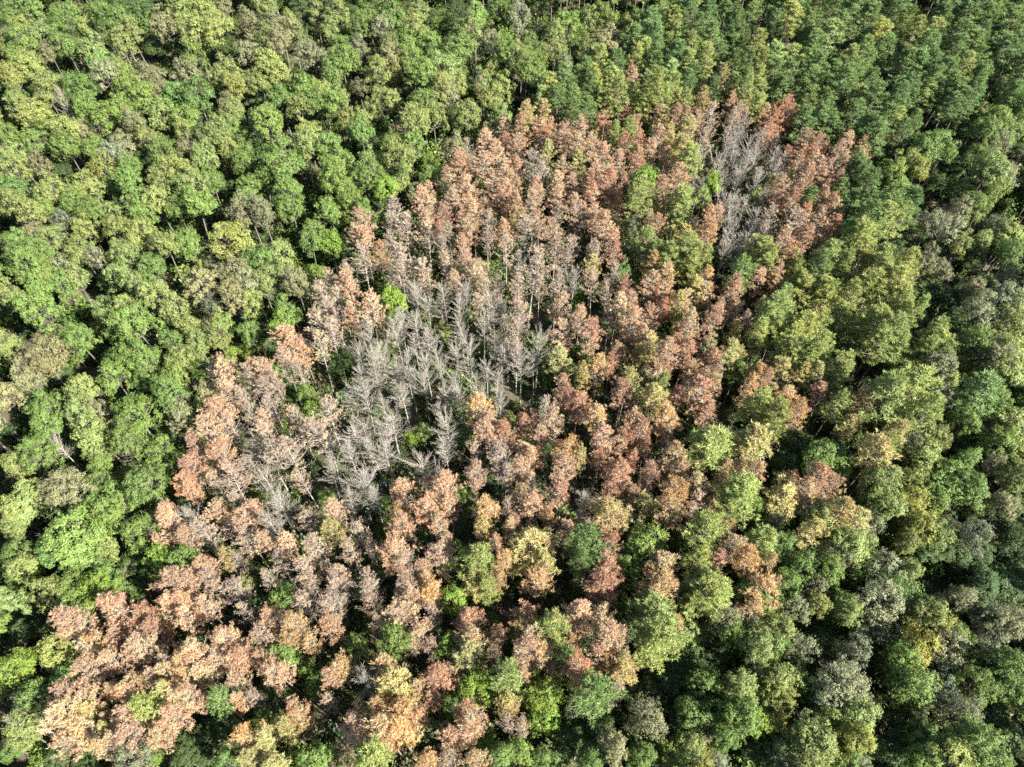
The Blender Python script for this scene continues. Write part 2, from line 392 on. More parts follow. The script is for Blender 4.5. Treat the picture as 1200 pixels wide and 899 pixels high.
# ------------------------------------------------------------------ the crowns counted in the photograph
# For each tile of the photograph (left, top): crown middle x, y and half width, in quarter pixels of
# the tile, and the look of the tree (see LOOKS below).
TILES = {
(0, 0): """
40 50 60 g, 100 95 45 y, 170 45 60 g, 250 60 60 g, 330 40 60 g, 300 110 50 g, 40 160 50 o, 20 210 45 y, 110 190 60 g, 190 160 55 y,
230 240 45 o, 300 200 60 g, 400 130 40 y, 450 210 55 y, 460 60 60 g, 480 110 60 g, 560 110 70 g, 560 200 60 y, 640 170 60 y,
660 60 70 d, 570 30 50 d, 760 90 70 o, 860 50 70 y, 950 50 70 y, 1020 90 60 y, 1040 20 50 o, 1150 60 60 o, 900 160 70 y,
1000 170 60 y, 770 230 75 d, 900 250 60 g, 860 310 60 o, 700 330 75 o, 1065 250 60 d, 1160 220 55 o, 120 290 70 y, 60 350 60 y,
60 260 50 g, 370 270 75 d, 470 290 60 g, 540 300 45 y, 390 390 80 g, 160 400 60 d, 240 380 60 y, 230 450 60 y, 300 470 30 b,
60 470 60 y, 60 420 50 g, 150 520 70 y, 500 390 60 o, 590 360 60 g, 650 430 70 g, 600 480 40 o, 820 420 70 g, 750 420 40 o,
930 440 80 g, 1020 320 70 y, 1090 380 60 y, 1160 340 35 y, 1070 450 45 o, 1170 470 50 d, 1080 520 50 y, 400 500 60 g, 480 530 80 g,
560 530 60 g, 720 520 70 y, 860 520 70 g, 860 590 45 y, 640 600 65 o, 570 640 65 o, 720 640 55 y, 30 600 60 g, 120 560 50 d,
60 680 70 y, 200 590 60 g, 180 660 60 g, 300 610 70 y, 310 690 65 g, 380 590 50 o, 430 680 60 g, 460 750 60 y, 530 720 50 w,
60 790 70 y, 160 740 50 o, 30 860 60 g, 200 850 60 y, 300 830 50 d, 390 830 70 y, 500 810 50 d, 600 840 65 g, 600 760 50 g,
690 770 70 d, 740 700 60 g, 820 790 75 y, 760 850 60 y, 880 850 70 y, 870 690 50 o, 990 640 70 y, 1060 660 60 y, 960 730 60 y,
970 810 60 g, 1090 590 60 g, 1150 630 60 d, 1060 760 45 d, 1160 730 60 g, 1150 850 60 g, 1030 870 50 d, 930 600 40 y""",
(300, 0): """
30 30 60 y, 100 100 80 o, 150 80 60 y, 60 170 60 y, 30 230 60 y, 110 200 60 o, 200 40 50 d, 180 100 50 g, 270 30 45 y, 350 30 60 y,
260 120 55 d, 340 100 45 y, 390 160 40 g, 440 60 50 d, 500 110 60 g, 520 40 60 g, 480 190 50 o, 600 110 60 o, 620 40 60 y,
680 50 50 d, 750 30 60 y, 740 110 70 y, 650 70 50 g, 820 80 60 d, 880 60 50 g, 950 60 60 d, 1020 80 70 g, 1000 150 70 y,
1130 40 65 g, 1100 150 70 w, 1180 90 50 g, 1170 230 60 g, 260 220 75 o, 220 200 50 o, 350 220 50 y, 400 280 75 g, 360 340 60 g,
100 340 60 y, 25 370 50 y, 110 430 60 g, 60 440 45 d, 220 380 70 g, 300 390 60 y, 210 480 60 y, 290 460 60 g, 320 540 60 d,
370 470 60 g, 420 530 50 y, 390 410 40 y, 560 310 70 y, 620 240 65 o, 620 200 50 g, 720 170 60 g, 720 240 60 g, 800 180 60 g,
940 220 80 g, 870 300 70 y, 820 250 50 g, 950 290 50 g, 660 340 40 y, 640 430 60 y, 560 440 50 y, 600 460 40 o, 490 500 55 y,
480 360 40 o, 780 360 70 g, 850 400 60 y, 780 470 75 g, 830 530 60 y, 730 560 80 y, 740 620 60 g, 910 430 50 w, 940 370 50 y,
880 350 40 o, 990 500 70 y, 1060 340 60 y, 1050 400 40 w, 1120 330 40 y, 1160 390 45 y, 1100 440 50 y, 1160 520 50 y, 1080 590 45 o,
940 560 60 d, 910 650 90 o, 50 540 70 y, 60 610 80 g, 230 600 55 y, 210 670 60 y, 200 700 40 g, 150 760 75 g, 50 720 70 g,
60 800 60 g, 130 860 70 g, 40 870 60 d, 340 660 60 g, 360 740 70 g, 420 590 50 d, 490 600 60 g, 510 700 60 y, 560 660 70 d,
660 680 75 y, 620 640 50 g, 700 760 50 y, 600 840 70 l, 480 800 80 g, 380 830 70 g, 440 860 60 g, 670 820 50 y, 820 770 70 g,
800 720 50 l, 790 830 50 d, 740 850 45 o, 1150 620 55 t, 1080 680 60 t, 1000 720 55 k, 960 790 65 t, 900 830 50 t, 1060 780 60 t,
1140 730 60 t, 1180 800 50 t, 1000 870 60 t, 1100 860 60 k, 1170 880 50 t, 800 885 40 t, 1180 660 45 r""",
(600, 0): """
40 60 70 w, 120 30 50 d, 260 60 75 g, 230 110 50 d, 350 30 50 y, 430 20 50 g, 480 50 45 y, 550 60 50 y, 600 20 40 g, 440 150 75 o,
335 170 25 q, 200 150 60 y, 160 190 50 o, 60 170 60 g, 120 240 60 g, 40 260 60 y, 60 330 70 g, 130 330 60 g, 220 260 50 y,
250 300 45 o, 280 180 40 d, 650 90 45 p, 700 40 45 p, 760 40 45 p, 770 100 45 q, 840 60 45 p, 870 110 40 p, 920 40 40 p, 990 40 40 p,
1050 30 40 p, 1060 110 40 p, 1110 60 40 p, 1160 40 40 p, 1010 130 40 p, 940 160 45 p, 570 180 45 p, 640 150 45 p, 690 160 45 p,
620 230 45 q, 580 250 40 q, 680 250 40 p, 740 200 40 p, 760 240 40 p, 830 200 45 q, 870 220 40 p, 920 270 45 q, 830 280 45 q,
1040 200 45 p, 1080 170 40 p, 1150 190 45 q, 1100 260 40 p, 1060 280 40 p, 1180 270 40 q, 980 240 40 p, 370 280 45 q, 420 290 45 q,
480 290 45 p, 340 330 45 p, 400 370 45 q, 450 360 45 q, 300 360 45 p, 250 380 45 p, 180 420 45 q, 140 460 40 q, 220 470 45 p,
290 470 45 p, 350 420 45 p, 350 520 45 p, 280 520 40 p, 440 470 50 q, 500 420 45 q, 560 350 40 t, 570 450 45 q, 560 310 30 t,
630 400 45 q, 650 310 45 p, 740 340 45 q, 760 400 40 q, 700 390 45 q, 620 480 40 q, 700 450 40 q, 800 470 40 q, 830 370 40 p,
870 340 40 p, 900 410 45 f, 890 450 40 f, 960 400 40 p, 990 330 35 f, 980 360 30 u, 1050 390 40 q, 1100 370 40 q, 1160 350 45 q,
1150 430 45 q, 1180 480 40 q, 1100 430 40 f, 1040 460 35 t, 520 470 25 b, 780 450 35 f, 740 460 20 b, 60 560 50 f, 40 600 50 t,
70 540 35 q, 150 530 50 f, 130 640 60 r, 160 590 40 t, 30 690 50 t, 170 710 40 f, 110 760 50 k, 130 820 55 k, 30 780 45 t, 20 860 45 t,
90 870 45 t, 230 660 50 t, 250 630 40 t, 320 600 45 t, 310 680 50 t, 240 780 45 t, 200 850 50 t, 270 850 50 t, 420 600 55 r,
380 680 50 t, 380 640 40 f, 440 750 60 t, 400 820 50 t, 360 870 60 r, 450 860 60 r, 520 690 50 r, 500 760 45 t, 540 510 40 r,
590 590 40 r, 550 600 40 q, 490 610 30 q, 600 680 45 r, 590 730 40 r, 680 530 45 r, 720 570 50 f, 760 520 40 t, 690 650 50 t,
650 700 45 t, 740 630 40 f, 830 600 50 f, 830 530 40 t, 870 560 40 t, 800 690 50 f, 820 760 55 q, 730 740 40 r, 770 840 60 t,
720 870 45 t, 800 800 40 t, 640 830 55 l, 600 880 50 l, 930 540 55 k, 940 600 45 k, 1040 550 40 k, 1100 510 40 k, 1040 500 30 t,
1100 560 45 k, 1180 520 45 r, 1190 580 40 r, 1170 640 45 k, 900 650 45 k, 880 720 50 b, 950 670 25 g, 1000 680 50 b, 1060 640 50 b,
1120 650 45 b, 1050 730 50 b, 980 760 50 b, 1100 760 50 b, 1000 830 50 b, 930 850 45 l, 1070 830 50 b, 1150 830 45 b, 880 830 45 b,
1180 740 30 y, 1190 860 30 y, 850 880 40 b, 1150 700 40 b, 530 840 35 r, 560 560 35 r, 300 760 45 f""",
(900, 0): """
30 30 50 p, 130 40 55 p, 90 90 55 q, 40 120 50 p, 180 130 55 p, 240 30 50 q, 300 60 50 p, 400 50 60 p, 440 100 55 p, 380 110 50 q,
330 130 50 p, 250 190 60 q, 220 230 55 p, 180 190 50 q, 40 260 50 q, 90 270 50 q, 30 330 45 p, 90 340 50 p, 60 400 50 p, 150 330 35 o,
240 310 50 p, 300 320 45 p, 380 280 45 q, 380 350 50 p, 420 330 45 p, 350 400 55 p, 200 400 60 p, 180 470 50 p, 250 470 45 p,
450 190 50 p, 450 260 50 p, 540 190 55 q, 550 240 55 p, 500 390 45 p, 430 470 55 q, 400 540 55 p, 490 460 50 p, 470 300 40 p,
560 30 50 p, 620 50 60 p, 640 120 45 p, 690 160 45 q, 740 180 55 q, 790 120 55 p, 840 60 60 p, 920 110 60 p, 940 60 50 p, 870 180 50 p,
720 250 55 p, 680 310 50 p, 740 310 50 p, 620 300 50 p, 800 260 40 o, 860 250 50 p, 920 220 55 p, 1000 40 50 p, 1050 80 50 p,
1100 40 50 p, 1160 60 50 p, 1040 170 50 p, 1000 170 40 p, 1120 120 45 p, 1170 160 45 p, 1080 250 50 p, 1150 240 50 p, 1030 250 45 p,
960 300 50 p, 900 330 50 q, 850 350 50 p, 830 400 45 p, 760 380 50 p, 730 440 45 q, 650 430 55 p, 620 460 50 p, 580 490 50 p,
1020 310 40 o, 990 380 50 p, 930 400 50 p, 870 440 50 p, 900 490 50 p, 960 440 45 p, 1090 350 40 o, 1110 390 45 y, 1160 310 45 p,
1170 400 50 p, 1140 460 45 p, 840 490 45 p, 770 490 45 d, 560 570 50 p, 600 550 45 q, 500 640 60 p, 480 600 50 p, 440 590 40 p,
250 570 60 p, 180 560 50 p, 290 590 50 p, 700 560 40 p, 650 600 45 p, 780 620 80 g, 740 680 70 g, 840 690 50 g, 690 750 55 y,
700 790 50 y, 680 700 25 y, 590 780 65 g, 1030 490 40 y, 1060 560 70 g, 1100 530 50 y, 1020 610 70 g, 1160 580 60 y, 1170 510 50 g,
1090 660 60 w, 1120 620 50 g, 1010 700 60 g, 1020 800 80 y, 960 850 60 g, 1080 770 60 g, 1150 800 60 w, 1100 850 50 y, 1180 720 50 d,
910 590 60 d, 880 780 60 d, 780 850 60 d, 930 720 60 d, 440 830 60 p, 480 850 50 p, 410 790 50 p, 620 870 50 g, 540 800 50 g,
500 870 40 p, 1160 870 50 d, 340 880 40 p, 80 490 50 r, 40 560 50 r, 100 540 45 r, 20 600 40 r, 40 660 45 k, 30 720 45 b, 70 750 45 b,
30 800 50 b, 110 720 40 r, 130 760 45 t, 190 660 50 t, 230 680 50 r, 170 720 40 t, 210 750 50 t, 180 810 50 t, 240 830 50 t,
230 790 50 t, 330 690 45 t, 390 650 45 t, 450 660 40 t, 460 720 40 t, 410 720 45 f, 350 760 50 t, 310 800 45 t, 350 840 40 t,
300 850 40 r, 130 860 50 t, 60 870 50 t, 20 870 45 f, 10 510 40 t, 260 870 45 t, 100 830 40 f""",
(0, 225): """
40 40 60 y, 50 90 40 d, 120 90 70 y, 190 50 50 g, 270 80 55 w, 330 30 60 g, 410 70 60 g, 490 40 60 y, 620 50 70 g, 560 20 40 g,
680 90 50 g, 740 30 60 y, 890 50 80 g, 820 60 50 g, 1150 40 60 g, 1120 90 70 o, 200 170 70 y, 150 160 50 o, 360 130 50 y, 530 150 60 y,
640 150 75 y, 580 250 70 y, 690 230 40 d, 360 240 65 y, 440 280 50 w, 770 260 65 y, 720 330 70 g, 855 215 70 g, 1060 160 90 y,
1100 220 50 y, 60 250 80 g, 150 270 80 g, 100 350 80 g, 180 350 60 g, 40 190 60 g, 250 290 60 w, 230 370 60 g, 150 420 55 g,
320 370 50 y, 40 460 55 y, 530 350 60 y, 510 420 60 d, 620 420 60 y, 730 470 80 y, 640 460 40 o, 800 540 60 y, 860 590 60 y,
900 660 70 y, 560 510 50 y, 460 540 55 y, 200 540 90 g, 330 490 40 y, 260 470 45 y, 60 540 60 d, 640 590 100 g, 540 610 60 g,
370 660 75 g, 340 740 35 g, 440 640 40 y, 600 740 90 g, 500 760 70 g, 650 780 70 g, 520 850 70 g, 790 700 60 g, 850 740 70 y,
810 840 60 g, 760 770 40 y, 170 760 110 o, 130 850 70 o, 20 690 50 y, 40 760 50 d, 380 870 70 y, 640 890 50 g, 280 850 50 d,
950 400 80 o, 880 430 50 o, 950 320 40 y, 1020 320 40 o, 1090 360 80 o, 1170 300 60 g, 1150 420 70 o, 1080 480 70 o, 980 510 50 w,
900 520 40 d, 1040 600 55 g, 1030 690 50 y, 1090 690 45 y, 1080 750 45 l, 1170 650 50 g, 1150 560 50 d, 950 810 50 g, 1160 760 30 g,
1180 500 50 y, 1060 830 60 t, 1000 860 50 k, 1150 860 55 k, 1180 810 40 t""",
(300, 225): """
150 50 70 g, 60 20 40 g, 30 90 70 o, 110 120 30 y, 90 220 55 y, 330 40 70 g, 420 50 60 g, 490 70 60 g, 560 30 60 d, 690 10 40 g,
330 190 60 l, 240 240 50 g, 270 130 50 g, 390 230 40 d, 280 350 50 l, 40 300 65 g, 30 380 65 y, 90 280 40 d, 180 420 60 o, 10 470 45 y,
150 550 65 g, 60 510 45 o, 20 590 45 d, 100 620 55 l, 180 600 40 g, 20 690 60 d, 400 820 60 d, 650 490 65 l, 620 560 40 g, 250 480 40 o,
130 360 40 o, 490 150 65 t, 460 200 40 t, 510 240 60 t, 500 330 65 k, 560 260 40 t, 650 90 60 k, 640 150 55 k, 690 140 45 k,
650 250 55 k, 680 300 50 k, 670 370 55 k, 640 390 45 k, 430 370 45 k, 440 440 60 t, 370 430 60 k, 300 470 55 k, 400 500 50 k,
330 560 70 k, 280 600 55 k, 340 640 60 k, 380 590 45 k, 530 550 60 t, 490 600 50 k, 450 560 45 t, 510 660 50 b, 150 720 75 t,
220 740 50 t, 130 790 60 k, 290 720 50 k, 190 830 50 k, 40 830 65 t, 90 880 40 k, 790 40 60 t, 830 60 50 t, 870 100 45 r, 790 140 50 t,
800 190 55 k, 850 170 35 r, 910 170 45 k, 930 40 50 t, 1000 40 50 t, 1020 100 50 t, 950 100 40 t, 1000 170 55 t, 970 230 45 t,
1070 60 50 t, 1090 120 45 k, 1140 30 50 r, 1190 40 40 t, 1160 170 50 t, 1080 200 45 k, 1170 250 50 k, 870 250 45 k, 900 310 45 k,
980 310 50 t, 1030 360 55 t, 780 360 55 k, 740 420 50 b, 800 380 45 k, 880 440 50 b, 930 400 45 t, 980 440 50 b, 1040 430 50 k,
1080 400 40 k, 1090 480 50 b, 1040 520 50 k, 950 520 50 b, 800 510 50 b, 760 480 45 b, 870 520 50 b, 740 590 55 b, 680 590 50 b,
660 640 50 b, 800 680 55 b, 850 720 50 b, 740 680 40 b, 960 640 50 b, 890 640 40 y, 1000 700 50 b, 1060 600 50 b, 1110 560 50 b,
1160 620 50 k, 1120 680 50 b, 1180 700 45 b, 940 740 50 b, 1000 790 50 b, 1080 800 50 b, 1150 780 50 b, 860 800 55 b, 800 780 50 b,
700 780 60 b, 640 830 60 b, 590 760 60 b, 540 800 60 b, 490 850 60 b, 560 870 50 b, 720 860 50 b, 780 870 50 b, 930 850 50 b,
1030 870 50 b, 1120 870 50 b, 470 720 50 b, 570 700 45 b, 1170 530 40 b, 1140 400 40 k""",
(600, 225): """
30 40 50 t, 100 40 50 t, 210 40 55 t, 210 90 40 k, 300 60 55 t, 300 120 60 k, 380 20 50 r, 440 40 55 r, 490 50 45 r, 390 100 50 t,
430 150 55 t, 460 210 50 t, 480 270 45 r, 390 270 55 k, 130 130 50 t, 60 160 60 k, 30 110 40 f, 190 180 50 t, 200 250 50 k, 260 260 60 k,
250 320 50 k, 80 380 85 k, 40 420 55 k, 130 420 50 k, 30 310 40 b, 240 420 60 k, 290 390 45 b, 390 410 55 k, 380 340 40 f, 480 380 45 k,
530 430 45 r, 460 440 40 k, 230 540 60 t, 210 500 40 k, 320 580 55 t, 240 660 60 t, 230 770 60 f, 370 660 60 r, 40 560 60 k, 20 640 60 k,
120 680 60 b, 110 760 50 b, 40 800 60 b, 20 720 50 k, 500 520 55 t, 560 530 50 t, 460 580 45 k, 560 600 70 t, 640 580 60 t, 590 650 45 t,
640 430 60 t, 680 480 60 t, 700 540 45 r, 720 490 40 t, 500 740 50 r, 470 790 35 r, 640 710 65 f, 700 700 40 y, 610 760 45 f,
390 820 60 u, 410 780 35 u, 350 850 40 f, 540 870 50 f, 700 880 40 q, 230 880 40 r, 600 50 75 q, 680 40 40 u, 700 90 45 u, 690 150 45 t,
650 130 40 u, 790 60 60 q, 820 110 50 q, 870 110 40 y, 790 10 35 f, 630 240 60 q, 680 280 40 q, 660 310 45 u, 570 150 45 o, 560 220 45 g,
780 220 50 f, 800 280 55 q, 820 350 60 q, 760 300 50 q, 720 370 55 u, 730 420 40 u, 850 170 45 t, 870 240 45 f, 880 290 40 f,
930 130 50 t, 930 190 50 u, 970 100 40 t, 900 290 35 q, 860 450 45 f, 900 470 55 u, 910 390 45 u, 820 530 55 u, 790 510 45 f,
830 590 45 u, 770 600 30 q, 940 580 60 r, 960 540 40 t, 800 670 65 r, 820 730 65 r, 740 760 70 t, 770 700 40 r, 710 820 40 t,
930 790 60 t, 900 800 50 u, 970 830 40 t, 830 840 55 u, 900 850 45 t, 1010 750 60 f, 1060 740 30 f, 930 690 50 o, 1040 480 60 t,
1060 430 45 t, 1050 560 60 u, 1090 590 45 t, 1050 640 45 f, 1080 390 60 p, 1150 400 50 t, 1170 280 60 q, 1160 340 50 q, 1180 600 60 q,
1170 660 50 q, 1140 870 65 u, 1190 520 40 u, 1060 830 50 g, 1030 60 60 b, 980 40 50 b, 1100 40 50 b, 1150 90 45 b, 1110 100 40 y,
1030 170 55 b, 1040 230 60 b, 1100 210 50 b, 1000 270 50 b, 1070 280 45 b, 1180 190 45 k, 920 15 40 l, 1130 160 40 b, 1160 30 45 b,
530 330 45 g, 580 400 35 g, 450 640 40 g, 640 850 50 o, 340 720 50 g, 280 830 40 g""",
(900, 225): """
40 40 50 r, 110 50 50 r, 180 30 45 p, 260 20 45 t, 290 50 45 r, 30 140 55 k, 130 150 55 k, 190 90 40 r, 240 110 45 r, 320 100 50 t,
180 200 50 t, 240 180 45 t, 300 150 45 r, 70 220 50 t, 130 230 45 t, 60 310 45 u, 20 300 45 q, 30 380 45 t, 20 450 50 u, 120 320 50 f,
110 370 45 q, 380 60 60 p, 400 110 50 p, 560 60 60 p, 640 60 60 p, 540 130 60 q, 480 120 55 p, 620 120 50 q, 430 230 65 q, 470 210 40 q,
380 200 50 p, 270 320 65 q, 240 360 50 p, 350 330 45 q, 390 420 45 f, 440 350 60 q, 510 330 60 q, 520 390 55 q, 480 450 60 q,
400 500 50 q, 150 460 65 q, 240 470 65 q, 150 420 40 q, 270 500 55 q, 210 580 50 u, 250 630 50 q, 180 650 60 q, 130 690 60 q, 70 480 40 p,
100 520 45 q, 30 580 70 q, 40 630 45 q, 230 740 60 q, 170 770 60 q, 100 770 60 q, 30 770 45 f, 160 850 55 f, 80 850 50 f, 220 850 50 f,
320 840 65 q, 330 880 50 q, 10 880 40 t, 340 590 50 q, 320 530 45 o, 640 370 60 q, 600 450 65 q, 640 340 45 q, 560 500 45 o, 620 540 65 q,
540 560 50 w, 640 580 45 q, 480 650 75 q, 560 690 75 q, 430 610 50 q, 500 710 60 q, 600 710 50 q, 700 530 35 q, 780 670 60 q,
770 720 65 q, 740 740 50 q, 820 740 40 q, 640 800 70 y, 720 810 50 y, 800 830 80 o, 860 850 60 y, 570 880 50 y, 690 880 40 f, 340 640 40 d,
500 820 50 d, 440 780 50 d, 850 120 80 w, 780 130 60 w, 900 80 60 w, 930 190 45 y, 820 230 60 d, 700 190 60 d, 600 250 50 d,
760 310 60 o, 840 310 50 o, 980 30 70 g, 1040 20 50 g, 1100 100 60 w, 1170 130 60 y, 1040 180 50 y, 1120 220 70 d, 1170 260 60 g,
1080 300 70 d, 980 250 60 d, 1160 350 50 w, 960 330 60 d, 720 430 70 d, 830 480 70 d, 930 470 60 d, 1020 450 70 d, 980 410 50 o,
1050 410 35 y, 1130 480 70 w, 1180 500 60 y, 1000 560 80 o, 900 600 70 d, 1040 640 70 g, 960 700 80 g, 1100 630 80 y, 1170 680 70 y,
1110 730 80 y, 1180 780 70 y, 1050 780 80 o, 940 800 50 y, 950 880 60 d, 1120 850 80 y, 1020 850 50 y, 700 620 50 d, 870 680 50 d""",
(0, 450): """
165 80 85 g, 130 260 90 g, 160 170 60 g, 350 100 75 y, 360 40 50 y, 440 100 60 o, 440 200 85 y, 430 280 60 y, 30 340 60 y, 30 40 60 o,
620 110 110 g, 690 170 50 g, 820 50 90 g, 760 40 60 g, 740 170 45 g, 840 140 70 o, 840 220 60 d, 600 270 80 g, 720 290 70 g, 650 250 45 g,
300 430 110 o, 80 500 100 y, 60 580 70 y, 90 420 50 o, 450 420 75 g, 430 350 60 g, 550 490 70 g, 690 440 90 g, 570 400 35 y, 640 370 35 y,
480 580 80 g, 520 650 55 g, 210 550 55 y, 620 640 90 g, 600 710 50 g, 330 690 130 g, 250 760 80 g, 440 730 70 y, 320 820 100 g,
430 870 70 g, 40 640 60 y, 40 760 70 g, 90 850 60 y, 150 880 50 l, 90 720 45 g, 230 240 40 b, 330 270 40 w, 780 370 60 d, 740 800 80 l,
840 800 70 g, 790 770 50 l, 640 820 70 d, 570 850 50 o, 900 540 60 d, 700 560 60 d, 970 40 60 o, 700 870 50 d, 870 470 40 t,
960 240 85 t, 920 280 50 r, 1030 140 75 t, 1080 200 70 k, 1080 50 65 t, 1150 60 60 k, 1170 130 50 k, 1060 330 80 t, 900 390 75 r,
850 460 60 r, 1000 440 50 k, 1080 450 75 k, 1150 380 60 k, 1110 530 50 k, 1010 590 65 t, 800 600 75 t, 760 640 60 t, 850 690 50 t,
720 700 45 t, 950 700 60 k, 900 620 50 b, 1150 620 70 t, 1160 710 60 k, 1080 660 50 k, 1100 800 50 k, 1020 790 40 f, 960 860 75 t,
820 880 55 t, 1180 560 40 t, 1190 290 50 b""",
(300, 450): """
40 20 60 k, 60 110 50 k, 20 160 50 t, 40 230 60 k, 200 180 80 k, 160 330 90 k, 340 150 75 k, 310 230 70 k, 330 300 60 b, 320 380 50 b,
470 240 75 b, 490 180 60 b, 440 320 55 b, 510 60 70 b, 440 40 60 b, 600 100 55 b, 580 170 45 b, 640 200 80 b, 690 50 60 b, 610 330 85 b,
560 300 50 b, 770 360 75 b, 830 400 40 b, 890 210 65 b, 890 300 55 b, 880 40 50 b, 960 30 60 b, 840 90 40 b, 1140 60 50 b, 1060 30 40 b,
790 220 45 y, 480 490 90 b, 550 520 60 b, 430 540 50 b, 40 420 70 b, 60 480 50 b, 120 580 80 b, 60 620 50 b, 230 440 50 k, 60 330 50 k,
290 90 60 l, 230 40 50 g, 140 120 40 l, 340 530 45 g, 40 530 40 g, 720 270 40 l, 980 250 60 d, 930 110 40 l, 980 160 50 d, 970 520 45 g,
1190 150 40 y, 1040 120 65 u, 1090 180 60 t, 1060 220 60 t, 1170 230 60 r, 1020 430 60 t, 1040 310 40 k, 1150 370 80 k, 1130 300 50 k,
1160 430 50 k, 700 530 75 t, 680 590 55 u, 690 680 75 t, 680 760 80 t, 890 490 75 t, 800 490 55 t, 910 560 50 t, 830 600 70 t,
860 650 50 t, 1080 610 80 u, 1060 670 50 f, 360 610 60 t, 370 670 50 f, 250 600 55 k, 300 740 75 k, 30 700 60 t, 130 740 60 t,
100 820 60 k, 490 700 65 k, 540 760 50 k, 440 780 60 k, 230 860 70 k, 380 870 60 t, 320 860 40 k, 850 800 75 t, 790 860 50 t,
680 860 65 k, 1140 730 35 t, 1180 670 40 u, 1170 830 65 u, 1060 850 80 q, 520 890 40 k, 30 880 40 k, 930 780 50 g, 600 850 50 g,
1180 560 40 k""",
(600, 450): """
240 30 55 r, 310 90 65 r, 210 170 65 t, 160 100 50 k, 40 180 45 r, 110 150 35 t, 120 240 55 t, 40 320 65 t, 90 330 60 t, 60 410 60 t,
90 460 50 k, 260 300 75 u, 320 330 45 f, 240 390 65 t, 210 520 70 r, 30 530 55 u, 100 570 65 t, 180 600 40 u, 20 670 50 r, 250 690 60 t,
170 750 45 r, 410 140 65 u, 430 250 65 t, 520 40 65 r, 570 140 45 t, 600 50 40 f, 690 50 60 f, 780 60 55 r, 870 60 85 r, 910 130 55 r,
700 160 75 u, 520 240 55 r, 600 220 60 r, 630 280 45 r, 410 310 40 r, 570 320 40 r, 500 440 80 r, 460 480 50 r, 590 510 50 t, 610 580 70 f,
660 420 60 r, 760 340 65 u, 800 400 60 r, 700 390 45 r, 860 450 60 u, 750 520 75 u, 740 610 65 u, 450 630 85 f, 520 630 40 f, 470 740 60 r,
430 700 45 r, 640 750 100 g, 580 830 80 g, 350 780 80 p, 310 830 50 p, 110 790 85 f, 160 840 60 f, 80 720 40 f, 10 830 40 f, 450 860 70 r,
710 850 70 u, 650 880 50 u, 320 510 45 b, 890 720 80 q, 860 800 60 q, 930 290 90 q, 880 330 50 q, 1090 280 95 f, 1130 260 60 q,
1010 390 50 u, 970 430 45 u, 1060 370 40 u, 1060 500 80 q, 1040 570 70 q, 960 570 70 u, 1130 420 65 u, 860 560 60 k, 1010 740 65 t,
980 820 55 r, 1010 670 40 r, 1140 750 75 q, 1130 850 70 u, 1190 720 40 q, 900 890 50 q, 1090 640 55 g, 1170 640 50 g, 1060 120 60 d,
1150 100 60 q, 1110 10 50 u, 960 10 45 u, 1190 180 45 q, 780 230 50 d, 740 230 45 k, 880 220 60 d, 790 740 60 d, 330 600 50 k, 360 650 40 k""",
(900, 450): """
60 60 65 u, 20 100 40 t, 150 120 60 u, 230 50 60 r, 30 180 60 q, 130 210 55 d, 320 300 95 g, 240 330 80 g, 100 290 80 d, 60 390 70 d,
330 380 70 g, 180 350 50 d, 420 110 85 f, 370 180 50 f, 310 90 50 q, 520 70 90 q, 560 30 50 q, 660 50 85 q, 620 150 70 y, 590 240 65 f,
720 150 70 q, 490 330 90 f, 480 390 60 f, 560 300 50 q, 800 60 70 w, 810 150 50 w, 690 230 60 w, 720 320 80 y, 810 250 60 y, 700 420 65 y,
680 370 50 w, 950 90 90 p, 930 170 60 g, 1060 80 80 g, 1150 170 100 y, 1110 270 80 g, 1180 330 80 y, 1060 370 60 w, 1150 430 70 y,
890 260 70 d, 980 280 60 d, 880 430 100 g, 800 500 70 g, 950 470 90 g, 1050 450 50 y, 920 360 60 g, 530 480 85 y, 560 570 75 y, 460 530 60 g,
590 640 50 g, 520 650 60 w, 680 570 80 z, 720 650 85 z, 660 710 60 y, 800 680 60 y, 830 730 50 y, 880 660 60 o, 980 700 80 w,
1020 640 55 o, 860 600 40 d, 60 530 85 f, 60 620 60 o, 130 450 50 u, 220 460 80 t, 300 490 60 t, 180 510 60 u, 320 610 75 f, 250 620 70 y,
400 620 70 f, 230 700 60 f, 390 730 90 y, 470 760 80 y, 330 790 70 w, 420 840 60 g, 60 750 70 g, 130 830 80 g, 10 830 50 u, 280 870 70 g,
600 850 90 w, 660 870 60 y, 900 820 70 d, 800 800 60 d, 1000 820 70 d, 700 800 60 d, 1130 550 80 d, 1130 650 80 d, 1130 760 80 d,
1180 860 70 d, 950 600 50 d, 1180 20 40 d, 160 680 40 d""",
